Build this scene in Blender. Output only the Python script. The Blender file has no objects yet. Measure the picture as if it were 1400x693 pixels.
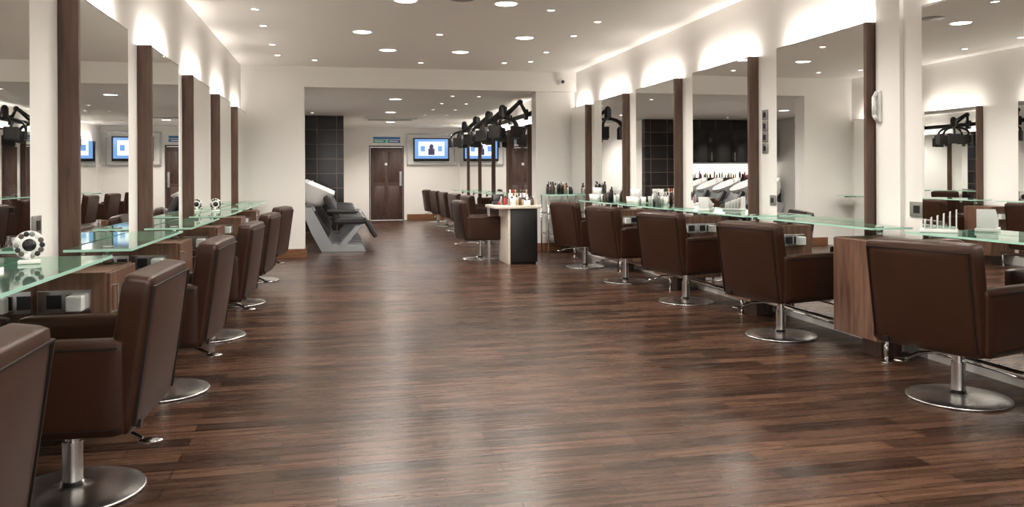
import bpy, bmesh, math, random
from mathutils import Matrix, Vector
random.seed(4)
D2R=math.pi/180
scene=bpy.context.scene
try:
    scene.view_settings.view_transform='Standard'
    scene.view_settings.look='None'
except Exception as e: print(e)

# ------------------------------------------------------------ materials
def newmat(n):
    m=bpy.data.materials.new(n); m.use_nodes=True
    nt=m.node_tree; return m,nt,nt.nodes['Principled BSDF']
def pm(n,col,rough=.5,metal=0,bump=0,bscale=60,var=0,spec=.5,coat=0,emis=None,es=0):
    m,nt,b=newmat(n)
    b.inputs['Base Color'].default_value=(*col,1)
    b.inputs['Roughness'].default_value=rough
    b.inputs['Metallic'].default_value=metal
    b.inputs['Specular IOR Level'].default_value=spec
    b.inputs['Coat Weight'].default_value=coat
    if emis:
        b.inputs['Emission Color'].default_value=(*emis,1); b.inputs['Emission Strength'].default_value=es
    if bump or var:
        tc=nt.nodes.new('ShaderNodeTexCoord'); no=nt.nodes.new('ShaderNodeTexNoise')
        no.inputs['Scale'].default_value=bscale; no.inputs['Detail'].default_value=4
        nt.links.new(tc.outputs['Object'],no.inputs['Vector'])
        if bump:
            bp=nt.nodes.new('ShaderNodeBump'); bp.inputs['Strength'].default_value=bump; bp.inputs['Distance'].default_value=.01
            nt.links.new(no.outputs['Fac'],bp.inputs['Height']); nt.links.new(bp.outputs['Normal'],b.inputs['Normal'])
        if var:
            mx=nt.nodes.new('ShaderNodeMix'); mx.data_type='RGBA'
            mx.inputs['A'].default_value=(*[c*(1-var) for c in col],1); mx.inputs['B'].default_value=(*[min(1,c*(1+var)) for c in col],1)
            nt.links.new(no.outputs['Fac'],mx.inputs['Factor']); nt.links.new(mx.outputs['Result'],b.inputs['Base Color'])
    return m
def wood(n,c1,c2,rough=.4,stretch=(12,12,.9),scale=3):
    m,nt,b=newmat(n)
    tc=nt.nodes.new('ShaderNodeTexCoord'); mp=nt.nodes.new('ShaderNodeMapping'); mp.inputs['Scale'].default_value=stretch
    no=nt.nodes.new('ShaderNodeTexNoise'); no.inputs['Scale'].default_value=scale; no.inputs['Detail'].default_value=6; no.inputs['Distortion'].default_value=.6
    cr=nt.nodes.new('ShaderNodeValToRGB'); cr.color_ramp.elements[0].color=(*c1,1); cr.color_ramp.elements[1].color=(*c2,1)
    cr.color_ramp.elements[0].position=.3; cr.color_ramp.elements[1].position=.7
    nt.links.new(tc.outputs['Object'],mp.inputs['Vector']); nt.links.new(mp.outputs['Vector'],no.inputs['Vector'])
    nt.links.new(no.outputs['Fac'],cr.inputs['Fac']); nt.links.new(cr.outputs['Color'],b.inputs['Base Color'])
    b.inputs['Roughness'].default_value=rough
    return m
WALL=pm('wall_paint',(.87,.845,.81),.7,var=.01)
CEIL=pm('ceiling_paint',(.91,.88,.845),.8,var=.01)
WALNUT=wood('walnut',(.075,.036,.022),(.2,.108,.07),.4)
WALNUTD=wood('dark_walnut_frame',(.045,.024,.016),(.12,.062,.043),.4)
DOORM=wood('door_wood',(.045,.025,.02),(.1,.055,.042),.4)
SKIRT=wood('skirting_wood',(.14,.06,.025),(.25,.115,.05),.4,(1,1,10))
LEATH=pm('brown_leather',(.033,.0130,.0068),.33,bump=.05,bscale=180,var=.12,spec=.28)
SEAM=pm('dark_leather_piping',(.008,.0035,.002),.5,var=.1)
STEEL=pm('brushed_steel',(.62,.61,.6),.27,1,bump=.02,bscale=200)
CHROME=pm('chrome',(.8,.8,.8),.1,1,var=.02)
SILVER=pm('silver_paint',(.38,.39,.4),.32,.8,var=.05)
BLACK=pm('black_plastic',(.012,.012,.013),.35,var=.2)
BLACKL=pm('black_leather',(.03,.03,.032),.35,bump=.1,bscale=150)
BLACKG=pm('black_gloss_cabinet',(.012,.012,.013),.12,var=.1)
WHITE=pm('white_ceramic',(.85,.85,.84),.12,var=.02)
WPLAST=pm('white_plastic',(.8,.8,.78),.35,var=.03)
GREYP=pm('grey_metal_plate',(.3,.29,.28),.4,.5,var=.05)
DARKCARD=pm('dark_card',(.1,.07,.06),.5,var=.1)
MIRROR=pm('mirror_silver',(.93,.94,.93),.0,1)
CREAM=wood('pale_desk_wood',(.7,.62,.52),(.85,.78,.68),.4,(1,8,8))
PINK=pm('product_pink',(.5,.12,.2),.3,var=.2); RED=pm('product_red',(.4,.03,.03),.3,var=.2)
TEALP=pm('product_teal',(.1,.3,.35),.3,var=.2); GOLD=pm('product_gold',(.5,.38,.2),.3,var=.2)
TVB=pm('tv_bezel',(.5,.5,.52),.3,.3,var=.05)
LAMP=pm('lamp_glow',(1,1,1),.5,emis=(1,.95,.88),es=9)
SPOTG=pm('spot_glow',(1,1,1),.5,emis=(1,.9,.75),es=12)
GLOWS=pm('niche_light',(1,1,1),.5,emis=(1,.92,.8),es=2.5)
SIGNG=pm('sign_green',(.02,.3,.2),.4,var=.1,emis=(.02,.3,.2),es=.2)
SIGNB=pm('sign_blue',(.05,.2,.45),.4,var=.1)
SCRB=pm('tv_screen_blue',(.01,.02,.05),.2,emis=(.2,.42,.85),es=1); SCRW=pm('tv_screen_white',(.05,.05,.05),.2,emis=(.9,.95,1),es=1.3); SCRD=pm('tv_screen_dark',(.02,.02,.03),.2,emis=(.05,.04,.1),es=1)
def glass_mat():
    m=bpy.data.materials.new('green_glass'); m.use_nodes=True; nt=m.node_tree; nt.nodes.clear()
    o=nt.nodes.new('ShaderNodeOutputMaterial'); mx=nt.nodes.new('ShaderNodeMixShader'); t=nt.nodes.new('ShaderNodeBsdfTransparent')
    g=nt.nodes.new('ShaderNodeBsdfGlossy'); d=nt.nodes.new('ShaderNodeBsdfDiffuse'); m2=nt.nodes.new('ShaderNodeMixShader'); lw=nt.nodes.new('ShaderNodeFresnel')
    lw.inputs['IOR'].default_value=1.5
    t.inputs['Color'].default_value=(.74,.9,.8,1); g.inputs['Roughness'].default_value=.04; g.inputs['Color'].default_value=(.92,1,.95,1)
    d.inputs['Color'].default_value=(.36,.62,.48,1); m2.inputs['Fac'].default_value=.22
    L=nt.links.new
    L(t.outputs[0],m2.inputs[1]); L(d.outputs[0],m2.inputs[2]); L(lw.outputs[0],mx.inputs['Fac']); L(m2.outputs[0],mx.inputs[1]); L(g.outputs[0],mx.inputs[2]); L(mx.outputs[0],o.inputs[0])
    return m
GLASS=glass_mat()
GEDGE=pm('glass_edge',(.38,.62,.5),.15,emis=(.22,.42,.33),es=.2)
def floor_mat():
    m,nt,b=newmat('dark_wood_planks'); N=nt.nodes.new; L=nt.links.new
    tc=N('ShaderNodeTexCoord')
    br=N('ShaderNodeTexBrick'); br.offset=.37; br.offset_frequency=2; br.inputs['Scale'].default_value=1; br.inputs['Brick Width'].default_value=.66
    br.inputs['Row Height'].default_value=.105; br.inputs['Mortar Size'].default_value=.003; br.inputs['Mortar Smooth'].default_value=.1
    br.inputs['Color1'].default_value=(.024,.0120,.0078,1); br.inputs['Color2'].default_value=(.100,.052,.032,1); br.inputs['Mortar'].default_value=(.010,.005,.0035,1)
    L(tc.outputs['Object'],br.inputs['Vector'])
    mp=N('ShaderNodeMapping'); mp.inputs['Scale'].default_value=(1.2,16,1); L(tc.outputs['Object'],mp.inputs['Vector'])
    no=N('ShaderNodeTexNoise'); no.inputs['Scale'].default_value=2; no.inputs['Detail'].default_value=5; no.inputs['Distortion'].default_value=.3; L(mp.outputs['Vector'],no.inputs['Vector'])
    cr=N('ShaderNodeValToRGB'); cr.color_ramp.elements[0].position=.3; cr.color_ramp.elements[0].color=(.66,.64,.63,1); cr.color_ramp.elements[1].position=.7; cr.color_ramp.elements[1].color=(1.34,1.32,1.3,1)
    L(no.outputs['Fac'],cr.inputs['Fac'])
    mx=N('ShaderNodeMix'); mx.data_type='RGBA'; mx.blend_type='MULTIPLY'; mx.inputs['Factor'].default_value=1
    L(br.outputs['Color'],mx.inputs['A']); L(cr.outputs['Color'],mx.inputs['B']); L(mx.outputs['Result'],b.inputs['Base Color'])
    # slight gloss variation along the grain
    mr=N('ShaderNodeMapRange'); mr.inputs['From Min'].default_value=.3; mr.inputs['From Max'].default_value=.7; mr.inputs['To Min'].default_value=.24; mr.inputs['To Max'].default_value=.31
    L(no.outputs['Fac'],mr.inputs['Value']); L(mr.outputs['Result'],b.inputs['Roughness'])
    b.inputs['Specular IOR Level'].default_value=.3
    return m
FLOOR=floor_mat()
def tile_mat():
    m,nt,b=newmat('black_wall_tile'); N=nt.nodes.new; L=nt.links.new
    tc=N('ShaderNodeTexCoord'); s=N('ShaderNodeSeparateXYZ'); c=N('ShaderNodeCombineXYZ')
    L(tc.outputs['Object'],s.inputs[0]); L(s.outputs['X'],c.inputs['X']); L(s.outputs['Z'],c.inputs['Y'])
    br=N('ShaderNodeTexBrick'); br.offset=0; br.inputs['Scale'].default_value=1; br.inputs['Brick Width'].default_value=.42; br.inputs['Row Height'].default_value=.32
    br.inputs['Mortar Size'].default_value=.008; br.inputs['Color1'].default_value=(.008,.007,.008,1); br.inputs['Color2'].default_value=(.02,.017,.017,1); br.inputs['Mortar'].default_value=(.12,.09,.07,1)
    L(c.outputs[0],br.inputs['Vector']); L(br.outputs['Color'],b.inputs['Base Color']); b.inputs['Roughness'].default_value=.15
    return m
TILE=tile_mat()

# ------------------------------------------------------------ builder
class B:
    def __init__(s): s.bm=bmesh.new(); s.mats=[]
    def mi(s,m):
        if m not in s.mats: s.mats.append(m)
        return s.mats.index(m)
    def add(s,t,m,M=None,smooth=False):
        i=s.mi(m)
        if M is not None: t.transform(M)
        for f in t.faces: f.material_index=i; f.smooth=smooth
        me=bpy.data.meshes.new('t'); t.to_mesh(me); t.free(); s.bm.from_mesh(me); bpy.data.meshes.remove(me)
    def box(s,x0,x1,y0,y1,z0,z1,m,bev=0,seg=2,M=None):
        t=bmesh.new(); bmesh.ops.create_cube(t,size=1)
        bmesh.ops.scale(t,vec=(abs(x1-x0),abs(y1-y0),abs(z1-z0)),verts=t.verts)
        if bev: bmesh.ops.bevel(t,geom=t.edges[:],offset=bev,segments=seg,profile=.5,affect='EDGES')
        bmesh.ops.translate(t,vec=((x0+x1)/2,(y0+y1)/2,(z0+z1)/2),verts=t.verts)
        s.add(t,m,M,bev>0)
    def cyl(s,p0,p1,r0,m,r1=None,seg=20,smooth=True):
        p0=Vector(p0);p1=Vector(p1); r1=r0 if r1 is None else r1
        t=bmesh.new(); d=p1-p0
        bmesh.ops.create_cone(t,cap_ends=True,segments=seg,radius1=r0,radius2=r1,depth=d.length)
        M=Matrix.Translation((p0+p1)/2)@d.to_track_quat('Z','Y').to_matrix().to_4x4()
        i=s.mi(m); t.transform(M)
        for f in t.faces: f.material_index=i; f.smooth=smooth and len(f.verts)==4
        me=bpy.data.meshes.new('t'); t.to_mesh(me); t.free(); s.bm.from_mesh(me); bpy.data.meshes.remove(me)
    def sph(s,c,r,m,sc=(1,1,1),seg=14):
        t=bmesh.new(); bmesh.ops.create_uvsphere(t,u_segments=seg,v_segments=seg//2+2,radius=r)
        bmesh.ops.scale(t,vec=sc,verts=t.verts); s.add(t,m,Matrix.Translation(c),True)
    def tube(s,pts,r,m,seg=10):
        for a,b in zip(pts[:-1],pts[1:]): s.cyl(a,b,r,m,seg=seg)
        for p in pts[1:-1]: s.sph(p,r*1.02,m,seg=10)
    def lathe(s,prof,m,M=None,seg=32):
        t=bmesh.new(); rings=[]
        for r,z in prof:
            if r<1e-5: rings.append([t.verts.new((0,0,z))])
            else: rings.append([t.verts.new((r*math.cos(2*math.pi*k/seg),r*math.sin(2*math.pi*k/seg),z)) for k in range(seg)])
        for a,b in zip(rings[:-1],rings[1:]):
            for k in range(seg):
                k2=(k+1)%seg
                if len(a)==1 and len(b)==1: continue
                if len(a)==1: t.faces.new((a[0],b[k],b[k2]))
                elif len(b)==1: t.faces.new((a[k],a[k2],b[0]))
                else: t.faces.new((a[k],a[k2],b[k2],b[k]))
        bmesh.ops.recalc_face_normals(t,faces=t.faces[:])
        s.add(t,m,M,True)
    def prism(s,poly,y0,y1,m,bev=0,M=None):
        t=bmesh.new(); a=[t.verts.new((x,y0,z)) for x,z in poly]; f=t.faces.new(a)
        r=bmesh.ops.extrude_face_region(t,geom=[f]); vs=[v for v in r['geom'] if isinstance(v,bmesh.types.BMVert)]
        bmesh.ops.translate(t,vec=(0,y1-y0,0),verts=vs); bmesh.ops.recalc_face_normals(t,faces=t.faces[:])
        if bev: bmesh.ops.bevel(t,geom=t.edges[:],offset=bev,segments=2,profile=.5,affect='EDGES')
        s.add(t,m,M,False)
    def cushion(s,c,size,r,m,bulge=(0,0,0),M=None,n=12):
        t=bmesh.new(); bmesh.ops.create_cube(t,size=2)
        bmesh.ops.subdivide_edges(t,edges=t.edges[:],cuts=n,use_grid_fill=True)
        h=[v/2 for v in size]
        for v in t.verts:
            u=v.co.copy()
            u=Vector([math.copysign(abs(q)**.8,q) if q else 0 for q in u])
            p=Vector((u.x*h[0],u.y*h[1],u.z*h[2])); inner=Vector([max(-(h[k]-r),min(h[k]-r,p[k])) for k in range(3)])
            d=p-inner
            if d.length>1e-7: p=inner+d.normalized()*r
            q=p.copy()
            for k in range(3):
                if bulge[k]:
                    o=[j for j in range(3) if j!=k]
                    q[k]+=bulge[k]*(p[k]/h[k])*(1-(p[o[0]]/h[o[0]])**2)*(1-(p[o[1]]/h[o[1]])**2)
            v.co=q
        MM=Matrix.Translation(c)
        if M is not None: MM=M@MM
        s.add(t,m,MM,True)
    def mesh(s,name):
        me=bpy.data.meshes.new(name+'_mesh'); s.bm.to_mesh(me); s.bm.free()
        for m in s.mats: me.materials.append(m)
        return me
    def obj(s,name,loc=(0,0,0),rz=0,wn=False):
        return place(name,s.mesh(name),loc,rz,wn)
def place(name,me,loc=(0,0,0),rz=0,wn=False):
    o=bpy.data.objects.new(name,me); scene.collection.objects.link(o); o.location=loc; o.rotation_euler=(0,0,rz)
    if wn:
        md=o.modifiers.new('wn','WEIGHTED_NORMAL'); md.keep_sharp=True
    return o
def sbox(name,x0,x1,y0,y1,z0,z1,m,bev=0):
    b=B(); b.box(x0,x1,y0,y1,z0,z1,m,bev); return b.obj(name)

# ------------------------------------------------------------ room
XL,XR=-1.38,3.76; XB=3.36; H=2.86; H2=2.55; YP=12.6; YF=-2.5; YB=22.8
sbox('floor',-3.4,XR+.2,YF,YB+.2,-.1,0,FLOOR)
sbox('ceiling',XL-.2,XR+.2,YF,YP,H,H+.1,CEIL)
sbox('ceiling_back_room',-3.4,XR+.2,YP+.3,YB+.2,H2,H2+.1,CEIL)
sbox('wall_left',XL-.2,XL,YF,YP,0,H,WALL)
sbox('wall_pier_left',-3.4,-.475,YP,YP+.3,0,H,WALL)
sbox('wall_right',XR,XR+.2,YF,YP+.4,0,H,WALL)
sbox('wall_back_room_right',XB,XR+.2,YP+.4,YB+.2,0,H2,WALL)
sbox('wall_pier_right',3.12,XR,YP+.1,YP+.4,0,H,WALL)
sbox('wall_beam',-.475,XR,YP,YP+.3,H2,H,WALL)
sbox('wall_back_room_left',-3.4,-3.2,YP+.3,18.4,0,H2,WALL)
sbox('wall_black_tiled',-3.2,.15,18.4,18.6,0,H2,TILE)
sbox('wall_return',-.05,.15,18.6,YB,0,H2,WALL)
b=B(); b.box(.15,.87,YB,YB+.2,0,H2,WALL); b.box(1.82,XB,YB,YB+.2,0,H2,WALL); b.box(.87,1.82,YB,YB+.2,2.06,H2,WALL); b.obj('wall_back')
b=B(); b.box(XL,XR,YF-.15,YF,0,.3,WALL); b.box(XL,XR,YF-.15,YF,2.6,H,WALL)
for x in (XL+.05,.3,2.0,XR-.05): b.box(x-.05,x+.05,YF-.12,YF-.03,.3,2.6,GREYP)
b.obj('window_1')
sbox('baseboard_pier_left',-.9,-.46,YP-.02,YP,0,.13,SKIRT)
sbox('baseboard_pier_side',-.475,-.455,YP,YP+.3,0,.13,SKIRT)
sbox('baseboard_back',1.9,XB,YB-.02,YB,0,.16,SKIRT)
sbox('baseboard_pier_right',3.1,XR,YP+.08,YP+.1,0,.13,SKIRT)
b=B(); b.box(.905,1.785,YB+.02,YB+.07,.01,2.015,DOORM,.004)
for x0 in (1.0,1.38): 
    for z0,z1 in ((.15,.95),(1.05,1.9)): b.box(x0,x0+.3,YB+.012,YB+.02,z0,z1,DOORM,.003)
b.box(1.70,1.76,YB+.005,YB+.02,.95,1.35,STEEL); b.cyl((1.33,YB+.0,1.55),(1.33,YB+.02,1.55),.04,WPLAST)
b.obj('door_1')
b=B(); b.box(.872,.9,YB-.01,YB+.1,0,2.06,DOORM); b.box(1.79,1.818,YB-.01,YB+.1,0,2.06,DOORM); b.box(.9,1.79,YB-.01,YB+.1,2.022,2.06,DOORM); b.obj('trim_1')
b=B(); b.box(.98,1.33,YB-.02,YB,2.14,2.22,SIGNG); b.box(1.38,1.72,YB-.02,YB,2.14,2.22,SIGNB); b.box(.98,1.72,YB-.02,YB,2.24,2.3,SIGNB)
for x in (1.02,1.42): b.box(x,x+.24,YB-.022,YB-.02,2.165,2.195,WPLAST)
b.obj('safety_sign')
sbox('wall_pipe_boxing',XR-.03,XR,4.86,5.11,0,H,WALL)

# ------------------------------------------------------------ styling chair (faces +x)
def chair_mesh():
    b=B()
    b.lathe([(0,0),(.255,0),(.26,.006),(.255,.014),(.2,.022),(.08,.03),(.045,.034),(.04,.05),(0,.05)],STEEL,seg=48)
    b.cyl((0,0,.03),(0,0,.2),.036,STEEL,seg=24); b.cyl((0,0,.2),(0,0,.3),.027,CHROME,seg=24)
    b.box(-.14,.14,-.14,.14,.285,.305,BLACK,.006)
    b.tube([(-.03,0,.26),(-.22,.09,.25),(-.28,.11,.225)],.009,CHROME)
    b.sph((-.31,.12,.22),.035,CHROME,(1.3,.8,.3))
    b.cushion((.01,0,.345),(.54,.5,.09),.02,LEATH)
    b.cushion((.04,0,.42),(.5,.49,.11),.035,LEATH,(.01,0,.018))
    for s in (-1,1):
        b.cushion((.01,s*.285,.465),(.56,.085,.34),.024,LEATH,(0,.006,0))
        b.box(-.25,.27,s*.329-.003,s*.329+.003,.604,.61,SEAM)
        b.box(-.25,.27,s*.329-.003,s*.329+.003,.322,.327,SEAM)
    M=Matrix.Translation((-.235,0,.3))@Matrix.Rotation(-8*D2R,4,'Y')
    b.cushion((0,0,.278),(.11,.61,.565),.028,LEATH,(.018,0,.006),M)
    for s in (-1,1): b.box(-.0615,-.052,s*.282-.003,s*.282+.003,.03,.53,SEAM,0,2,M)
    b.box(-.0615,-.052,-.282,.282,.524,.53,SEAM,0,2,M)
    b.box(-.066,-.05,.2,.23,.01,.04,BLACK,0,2,M)
    return b.mesh('salon_chair')
CH=chair_mesh()
for x,y,a in [(-1.03,1.86,180),(-.99,3.4,178),(-.97,4.9,177),(-.94,6.5,176),(-.93,8.15,174),(-.92,9.9,170),
              (3.25,3.78,17),(3.24,5.55,14),(3.24,7.25,17),(3.2,8.8,14),(3.2,10.35,16),
              (2.03,11.7,4),(2.6,14.6,8),(2.6,16.3,10),(2.6,18.0,6),(2.6,19.7,10),(2.6,21.4,8)]:
    place('salon_chair',CH,(x,y,0),a*D2R,True)

# ------------------------------------------------------------ mirrors & stations
def mirror_mesh(side,w,T,zb=.12):
    s=1 if side<0 else -1
    b=B(); g=.003
    b.box(s*g,s*.085,0.03,w,zb,T,WALNUTD)
    b.box(s*.085,s*.09,0.03,w,zb,T,MIRROR)
    b.box(s*g,s*.1,0,.03,zb,T+.012,WALNUTD,.002)
    b.box(s*.082,s*.09,.03,w,T,T+.012,STEEL)  # front lip added to screen the tilted fill strip from below
    b.box(s*.01,s*.07,.06,w-.03,T,T+.01,WPLAST)
    return b.mesh('wall_mirror')
def area(name,loc,sx,sy,power,rot=(0,0,0),col=(1,.925,.84)):
    l=bpy.data.lights.new(name,'AREA'); l.shape='RECTANGLE'; l.size=sx; l.size_y=sy; l.energy=power; l.color=col
    o=bpy.data.objects.new(name,l); scene.collection.objects.link(o); o.location=loc; o.rotation_euler=rot; return o
ML=mirror_mesh(-1,1.05,2.13); MR=mirror_mesh(1,1.22,2.27); MS=mirror_mesh(1,.78,2.27); MB=mirror_mesh(1,1.3,2.1)
LY=[1.12,2.82,4.52,6.2,7.92,9.65,11.35]; RY=[1.75,3.35,5.12,6.8,8.47,10.15,11.78]
BY=[13.9,15.6,17.3,19.0,20.7]
def trough(side,y,w,T,k,up=1.1,ceil_fill=16,X=None):
    s=1 if side<0 else -1; X=X or (XL if side<0 else XR)
    area('mirror_uplight_and_fill',(X+s*.03,y+w/2,T+.016),.03,w-.15,up*k,(0,math.pi,0))
    area('mirror_uplight_and_fill',(X+s*.058,y+w/2,T+.022),.03,w-.15,ceil_fill*k,(0,math.pi-s*74*D2R,0))  # second strip, tilted into the room, added only to brighten the ceiling
for i,y in enumerate(LY):
    place('wall_mirror',ML,(XL,y,0)); trough(-1,y,1.05,2.13,.6 if i==6 else 1)
for i,y in enumerate(RY):
    w=1.22 if i<6 else .78
    place('wall_mirror',MR if i<6 else MS,(XR,y,0)); trough(1,y,w,2.27,.5 if i==6 else 1)
for y in BY:
    place('wall_mirror',MB,(XB,y,0)); trough(1,y,1.3,2.1,.8,1.5,12,XB)
def shelf_mesh(side,y0,y1):
    s=1 if side<0 else -1; b=B()
    b.box(s*.1,s*.4,y0,y1,.845,.857,GLASS)
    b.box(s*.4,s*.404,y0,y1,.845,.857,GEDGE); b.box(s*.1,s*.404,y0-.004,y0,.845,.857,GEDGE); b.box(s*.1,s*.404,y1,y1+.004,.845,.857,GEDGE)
    for yy in (y0+.1,): 
        b.cyl((s*.27,yy,.776),(s*.27,yy,.845),.022,STEEL); b.cyl((s*.27,yy,.857),(s*.27,yy,.864),.026,STEEL)
    b.tube([(s*.1,y1-.12,.83),(s*.33,y1-.12,.83)],.01,STEEL)
    return b.mesh('glass_shelf')
def cab_mesh(side):
    s=1 if side<0 else -1; b=B()
    b.box(s*.004,s*.36,-.53,-.06,.13,.775,WALNUT,.003)
    b.box(s*.36,s*.378,-.525,-.065,.135,.77,WALNUT,.003)
    b.tube([(s*.4,-.49,.58),(s*.4,-.49,.72)],.006,STEEL); 
    for z in (.59,.71): b.cyl((s*.378,-.49,z),(s*.4,-.49,z),.005,STEEL)
    b.box(s*.08,s*.3,-.545,-.53,.6,.7,STEEL,.003)
    for k in (.12,.2): b.box(s*k,s*(k+.06),-.549,-.545,.62,.68,BLACK)
    b.box(s*.21,s*.28,-.6,-.548,.61,.68,WPLAST,.008)
    b.box(s*.1,s*.25,-.4,-.2,0,.13,WALNUTD)
    return b.mesh('station_cabinet')
SL=shelf_mesh(-1,-.25,1.1); SR=shelf_mesh(1,-.47,.98); CL=cab_mesh(-1); CR=cab_mesh(1)
for y in LY[:]:
    place('glass_shelf',SL,(XL,y,0)); place('station_cabinet',CL,(XL,y,0),0,True)
for y in RY[:6]:
    place('glass_shelf',SR,(XR,y,0)); place('station_cabinet',CR,(XR-(.03 if abs(y-5.12)<.01 else 0),y,0),0,True)
for y in BY: place('glass_shelf',SR,(XB,y,0))
def rail(name,x,ys,legs):
    b=B(); b.cyl((x,ys[0],.17),(x,ys[1],.17),.02,CHROME)
    for y in legs: b.cyl((x,y,.0),(x,y,.17),.014,CHROME); b.cyl((x,y,0),(x,y,.008),.035,CHROME)
    b.obj(name)
rail('foot_rail',XR-.335,(2.0,12.0),[3.1,4.6,6.5,8.05,9.6,11.6])
rail('foot_rail',XL+.21,(1.5,11.9),[2.85,4.1,5.75,7.4,9.1,11.6])

# ------------------------------------------------------------ downlights
def dl_mesh(r,m,name):
    b=B(); b.lathe([(r,0),(r*1.18,-.004),(r*1.22,-.008),(r*1.2,0)],WPLAST,seg=28); b.cyl((0,0,-.003),(0,0,-.0005),r,m,seg=28,smooth=False); return b.mesh(name)
BIG=dl_mesh(.1,LAMP,'recessed_downlight'); SM=dl_mesh(.035,SPOTG,'ceiling_spotlight')
def spot(x,y,z,power,ang,r=.05,col=(1,.91,.8)):
    l=bpy.data.lights.new('spot','SPOT'); l.energy=power; l.spot_size=ang*D2R; l.spot_blend=.6; l.shadow_soft_size=r; l.color=col
    o=bpy.data.objects.new('downlight_lamp',l); scene.collection.objects.link(o); o.location=(x,y,z-.02-r*0.2)
for x,y in [(1.6,7.7),(.64,7.73),(.29,9.5),(.66,10.8),(1.62,10.8),(2.21,9.55),(.3,5.8),(2.2,5.8),(.7,3.6),(1.7,3.6),(.3,1.6),(2.2,1.6),(1.2,-.6)]:
    place('recessed_downlight',BIG,(x,y,H)); spot(x,y,H,112,158,.1,(1,.94,.87))
for y in [2.0,3.6,5.2,6.9,8.4,9.3,10.6,11.5]:
    for x in (-.78,2.75):
        place('ceiling_spotlight',SM,(x,y,H))
    if y in (2.0,5.2,8.4,10.6):
        spot(-.78,y,H,40,110,.035); spot(2.75,y,H,40,110,.035)
for x,y in [(1.18,9.5),(1.15,6.7),(1.2,11.9),(2.4,11.7),(2.1,7.9),(-.3,11.9)]:
    place('ceiling_spotlight',SM,(x,y,H))
for x,y in [(1.0,14.3),(1.1,17.2),(1.3,20.3),(-1.8,15.5)]:
    place('recessed_downlight',BIG,(x,y,H2)); spot(x,y,H2,190,158,.1,(1,.94,.88))
for y in (13.6,15,16.4,17.8,19.2,20.6,22):
    for x in (1.9,2.35): place('ceiling_spotlight',SM,(x,y,H2))
for y in (15,18,21.3): spot(1.9,y,H2,90,150,.035)
for x in (-2.6,-1.6,-.5): place('ceiling_spotlight',SM,(x,17.6,H2))
b=B(); b.lathe([(0,-.006),(.12,-.006),(.13,0)],GREYP); b.obj('ceiling_speaker',(1.15,7.55,H))
b=B(); b.box(-.6,.6,-.3,.3,-.04,0,WPLAST,.006)
for k in (-.2,-.1,0,.1,.2): b.box(-.5,.5,k-.012,k+.012,-.043,-.04,GREYP)
b.obj('ceiling_air_conditioner',(1.2,19.0,H2))
b=B(); b.box(-.05,.05,-.12,.02,-.03,.05,WPLAST,.01); b.cyl((0,-.12,.01),(0,-.15,.01),.025,BLACK); b.cyl((0,.0,.04),(0,.08,.08),.012,WPLAST); b.obj('security_camera',(3.5,YP+.0,2.68))

# ------------------------------------------------------------ tv
b=B(); b.box(1.92,3.22,YB-.06,YB-.003,1.55,2.38,WPLAST,.004)
for x0,x1,z0,z1 in [(1.92,3.22,1.53,1.56),(1.92,3.22,2.37,2.4),(1.9,1.93,1.53,2.4),(3.21,3.24,1.53,2.4)]: b.box(x0,x1,YB-.09,YB-.003,z0,z1,TVB)
b.obj('tv_wall_panel')
b=B(); b.box(-.5,.5,-.06,0,-.32,.32,BLACK,.01); b.box(-.46,.46,-.063,-.06,-.25,.29,SCRB); b.box(-.36,.36,-.065,-.063,-.17,.22,SCRW)
b.sph((0,-.065,.08),.06,SCRD,(1,.05,1.2)); b.box(-.09,.09,-.066,-.064,-.15,.03,SCRD); b.box(-.3,-.18,-.066,-.064,-.05,.1,SCRB); b.box(.18,.3,-.066,-.064,-.05,.1,SCRB)
b.box(-.1,.1,0,.04,-.1,.1,BLACK); b.obj('wall_television',(2.57,YB-.1,1.95))

# ------------------------------------------------------------ hair dryers on a black rail above the back mirrors
def dryer_mesh():
    b=B()
    b.box(-.06,0,-.06,.06,2.16,2.34,BLACK,.01)
    b.tube([(-.04,0,2.28),(-.16,-.12,2.46),(-.34,.06,2.24),(-.46,-.08,2.38)],.028,BLACK)
    b.tube([(-.04,0,2.33),(-.16,-.08,2.48),(-.34,.1,2.3)],.016,BLACK)
    for p in [(-.16,-.12,2.45),(-.34,.06,2.22),(-.46,-.08,2.36)]: b.sph(p,.05,BLACK)
    c=Vector((-.46,-.08,2.04))
    b.cyl((-.46,-.08,2.36),(-.46,-.08,2.16),.06,BLACK)
    for k in range(5):
        a=k*72*D2R+.3
        pts=[]
        for j in range(6):
            t=j/5*95*D2R
            r=.3*math.sin(t); z=.15*math.cos(t)
            pts.append((c.x+r*math.cos(a),c.y+r*math.sin(a),c.z+z-(.04 if j==5 else 0)))
        b.tube(pts,.024,BLACK)
        e=Vector(pts[-1]); M=Matrix.Translation(e)@Matrix.Rotation(a,4,'Z')
        b.box(-.022,.022,-.11,.11,-.15,.05,BLACK,.01,2,M)
    return b.mesh('hair_processor')
DM=dryer_mesh()
for y in (13.6,14.9,16.3,17.8):
    place('hair_processor',DM,(XB-.165,y,0),0,True)
b=B(); b.box(XB-.16,XB-.11,13.1,18.6,2.22,2.3,BLACK,.006)
for y in (13.3,15.4,17.1,18.4): b.box(XB-.11,XB-.004,y-.03,y+.03,2.24,2.28,BLACK)
b.obj('dryer_mounting_rail')

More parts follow.
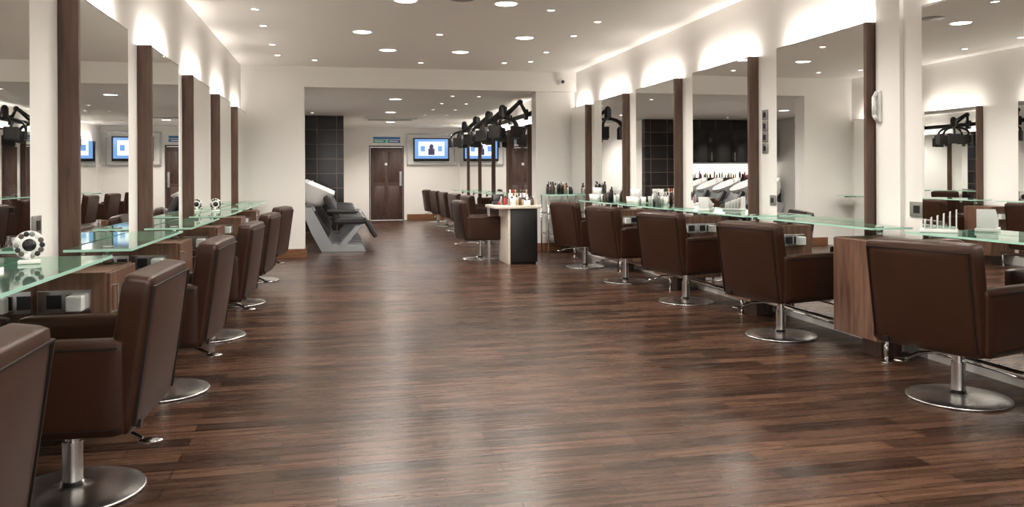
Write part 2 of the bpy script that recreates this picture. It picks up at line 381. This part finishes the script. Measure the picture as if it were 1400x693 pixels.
# ------------------------------------------------------------ wash basins
def basin_mesh():
    b=B()
    M=Matrix.Translation((-.25,0,.95))@Matrix.Rotation(24*D2R,4,'Y')@Matrix.Diagonal((1.2,1.08,1.05,1))
    b.lathe([(0,-.2),(.08,-.2),(.17,-.14),(.225,0),(.245,.07),(.255,.085),(.245,.095),(.22,.07),(.18,-.02),(.12,-.1),(0,-.13)],WHITE,M)
    b.cyl((-.3,0,.78),(-.22,0,.5),.05,SILVER)
    b.tube([(-.42,.08,.98),(-.42,.08,1.1),(-.36,.06,1.13)],.012,CHROME)
    for y in (-.27,.24):
        b.prism([(-.46,.7),(-.3,.72),(.02,.12),(.5,.1),(.56,0),(-.14,0),(-.3,.3)],y,y+.03,SILVER,.004)
        b.prism([(.12,.1),(.24,.1),(.5,.42),(.4,.42)],y,y+.03,SILVER,.003)
    b.box(-.05,.5,-.24,.24,.0,.06,SILVER,.005)
    b.prism([(-.32,.62),(-.24,.66),(-.0,.3),(-.06,.2)],-.24,.24,BLACK)
    def slab(p0,p1,th,w,m=BLACKL):
        p0=Vector(p0);p1=Vector(p1); d=p1-p0; ang=-math.atan2(d.z,d.x)
        M=Matrix.Translation((p0+p1)/2)@Matrix.Rotation(ang,4,'Y')
        b.cushion((0,0,0),(d.length,w,th),min(th,.1)*.4,m,(0,0,.01),M)
    slab((-.08,0,.9),(.12,0,.5),.11,.48); slab((.05,0,.5),(.56,0,.5),.12,.48); slab((.56,0,.5),(.72,0,.22),.07,.46)
    for y in (-.28,.28): slab((-.06,y,.66),(.42,y,.64),.06,.07)
    return b.mesh('shampoo_basin_chair')
BM=basin_mesh()
for y in (13.65,14.4,15.15,15.9,16.65): place('shampoo_basin_chair',BM,(-.1,y,0),0,True)

b=B(); 
for k in range(4):
    x=-3.1+k*.6; b.box(x,x+.59,18.05,18.39,1.5,2.3,BLACKG,.004); b.box(x+.5,x+.51,18.03,18.05,1.55,1.75,STEEL)
b.box(-3.1,-.71,18.36,18.39,1.15,1.48,GLOWS); b.box(-3.1,-.71,18.0,18.39,1.1,1.13,BLACKG)
b.box(-3.1,-.71,17.85,18.39,.0,.88,BLACKG,.004)
b.obj('storage_cabinet_wall_unit')
def bottles(name,pts,cols,loc=(0,0,0),hs=(.06,.15)):
    b=B()
    for x,y,z in pts:
        h=random.uniform(*hs); r=random.uniform(.016,.028); m=random.choice(cols)
        b.lathe([(0,0),(r,0),(r,h*.7),(r*.45,h*.8),(r*.45,h*.82)],m,Matrix.Translation((x,y,z)),seg=12)
        b.cyl((x,y,z+h*.8),(x,y,z+h),r*.5,random.choice([WPLAST,BLACK,BLACK]),seg=10)
    return b.obj(name,loc)
NEU=[BLACK,DARKCARD,WHITE,WPLAST,GREYP,BLACK,DARKCARD,WHITE,RED,GOLD]
bottles('product_bottles',[(-3.05+i*.062,18.2+random.uniform(-.08,.06),1.131) for i in range(38)],[PINK,RED,TEALP,GOLD,WPLAST,BLACK],hs=(.1,.2))

# ------------------------------------------------------------ desk
b=B()
b.box(2.3,2.68,10.85,11.5,.03,.76,BLACK,.006); b.box(2.32,2.66,10.87,11.48,0,.03,BLACKG)
b.box(2.27,2.3,10.85,11.5,0,.76,CREAM,.003)
b.box(2.08,2.72,10.8,11.55,.76,.8,CREAM,.005)
b.box(2.1,2.13,11.44,11.5,0,.76,STEEL)
b.obj('reception_desk')
bottles('nail_polish_bottles',[(2.2+random.uniform(0,.48),10.9+random.uniform(0,.3),.8) for i in range(26)],NEU)
b=B()
for k in range(3): b.box(2.4,2.68,11.3+k*.05,11.35+k*.05,.8,.86+k*.05,WPLAST,.003)
for k in range(3):
    for j in range(7): b.cyl((2.42+j*.04,11.325+k*.05,.86+k*.05),(2.42+j*.04,11.325+k*.05,.91+k*.05),.012,random.choice(NEU),seg=10)
b.obj('polish_display_rack')
b=B(); b.box(-.09,.09,-.07,.07,0,.04,BLACK,.01); b.box(-.08,.08,-.005,.01,.03,.15,BLACK,.006,2,Matrix.Rotation(-15*D2R,4,'X')); b.obj('desk_telephone',(2.25,11.4,.801))
b=B()
for z in (.3,.62,.9): b.box(3.16,3.62,12.1,12.6,z,z+.02,GEDGE if z>.8 else GREYP)
for x in (3.17,3.6):
    for y in (12.12,12.57): b.cyl((x,y,0),(x,y,.92),.012,CHROME)
b.obj('display_stand')
bottles('retail_products',[(3.2+random.uniform(0,.38),12.15+random.uniform(0,.4),.92) for i in range(26)],NEU,hs=(.1,.2))
bottles('retail_products',[(3.2+random.uniform(0,.38),12.15+random.uniform(0,.4),.64) for i in range(16)],NEU)
def cupstack(x,y):
    b=B()
    for i in range(4):
        for j in range(2):
            b.lathe([(0,0),(.03,0),(.038,.09),(.034,.09),(.028,.006),(0,.006)],WHITE,Matrix.Translation((j*.08-.04,i*.085,0)),seg=16)
    for i in range(3): b.lathe([(0,0),(.03,0),(.038,.09),(0,.088)],WHITE,Matrix.Translation((0,i*.085+.04,.092)),seg=16)
    b.obj('white_cups',(x,y,.8575))
cupstack(3.53,9.2); cupstack(3.53,10.7)
bottles('styling_products',[(3.45+random.uniform(0,.15),10.2+random.uniform(0,.4),.857) for i in range(8)],[BLACK,DARKCARD,WHITE],hs=(.1,.2))
bottles('styling_products',[(3.45+random.uniform(0,.15),8.5+random.uniform(0,.3),.857) for i in range(6)],[BLACK,WHITE,GREYP],hs=(.1,.2))
def cards(x,y,rz,mm=WPLAST):
    b=B()
    b.box(-.1,.1,-.06,.06,0,.02,mm,.003)
    for k in range(6):
        b.box(-.095+k*.033,-.09+k*.033,-.05,.05,.02,.075+.012*(5-k),mm,.001,2)
        b.box(-.089+k*.033,-.087+k*.033,-.035,.035,.03,.06+.008*(5-k),[DARKCARD,GREYP,TEALP][k%3])
    b.obj('brochure_holder',(x,y,.8575),rz)
cards(3.5,4.22,2.4); cards(3.52,7.4,.9)
def wheel(x,y,k0=1):
    b=B(); b.box(-.04,.04,-.025,.025,0,.015,WPLAST,.003)
    for k in range(14):
        a=k/14*2*math.pi
        b.sph((0.045*math.cos(a),-.004,.075+.045*math.sin(a)),.012,[BLACK,DARKCARD,WPLAST,GREYP][k%4],(1,.4,1),10)
    b.lathe([(0,-.006),(.057,-.006),(.057,.006),(0,.006)],WPLAST,Matrix.Translation((0,0,.075))@Matrix.Rotation(math.pi/2,4,'X'))
    b.lathe([(0,-.008),(.025,-.008),(.025,.008),(0,.008)],BLACK,Matrix.Translation((0,0,.075))@Matrix.Rotation(math.pi/2,4,'X'))
    b.cyl((0,0,.01),(0,0,.05),.008,WPLAST); b.obj('nail_colour_wheel',(x,y,.8575),.25)
wheel(-1.21,3.62); wheel(-1.2,8.7)
def plate(x,y,z,s,h=.09,w=.09,m=GREYP):
    b=B(); b.box(0,s*.012,-w/2,w/2,-h/2,h/2,m,.002); b.box(s*.012,s*.016,-w*.2,w*.2,-h*.25,h*.25,BLACK); b.obj('wall_socket',(x,y,z))
for z in (1.74,1.64,1.54,1.44): plate(XR-.001,6.68,z,-1)
plate(XR-.001,6.55,.98,-1); plate(XR-.001,4.72,.97,-1,.1,.14); plate(XR-.001,8.2,.98,-1); plate(XL+.001,4.2,.98,1,.09,.1)
b=B(); b.tube([(-.02,0,-.1),(-.045,0,-.06),(-.045,0,.06),(-.02,0,.1)],.014,WPLAST); b.box(-.02,0,-.025,.025,-.11,.11,WPLAST,.004); b.obj('wall_telephone',(XR-.031,5.07,1.68))

# ------------------------------------------------------------ world
w=bpy.data.worlds.new('World'); scene.world=w; w.use_nodes=True
bg=w.node_tree.nodes['Background']; bg.inputs[0].default_value=(1,.98,.95,1); bg.inputs[1].default_value=2.0

# ------------------------------------------------------------ camera
cd=bpy.data.cameras.new('camera'); cam=bpy.data.objects.new('camera',cd); scene.collection.objects.link(cam)
cd.sensor_width=36; cd.lens=1117/1400*36; cd.shift_y=-105.5/1400; cd.clip_end=100; cd.clip_start=.05
cam.matrix_world=Matrix.Translation((0,0,1.2))@Matrix.Rotation(-12.1*D2R,4,'Z')@Matrix.Rotation(math.pi/2,4,'X')@Matrix.Rotation(-.25*D2R,4,'Z')
scene.camera=cam
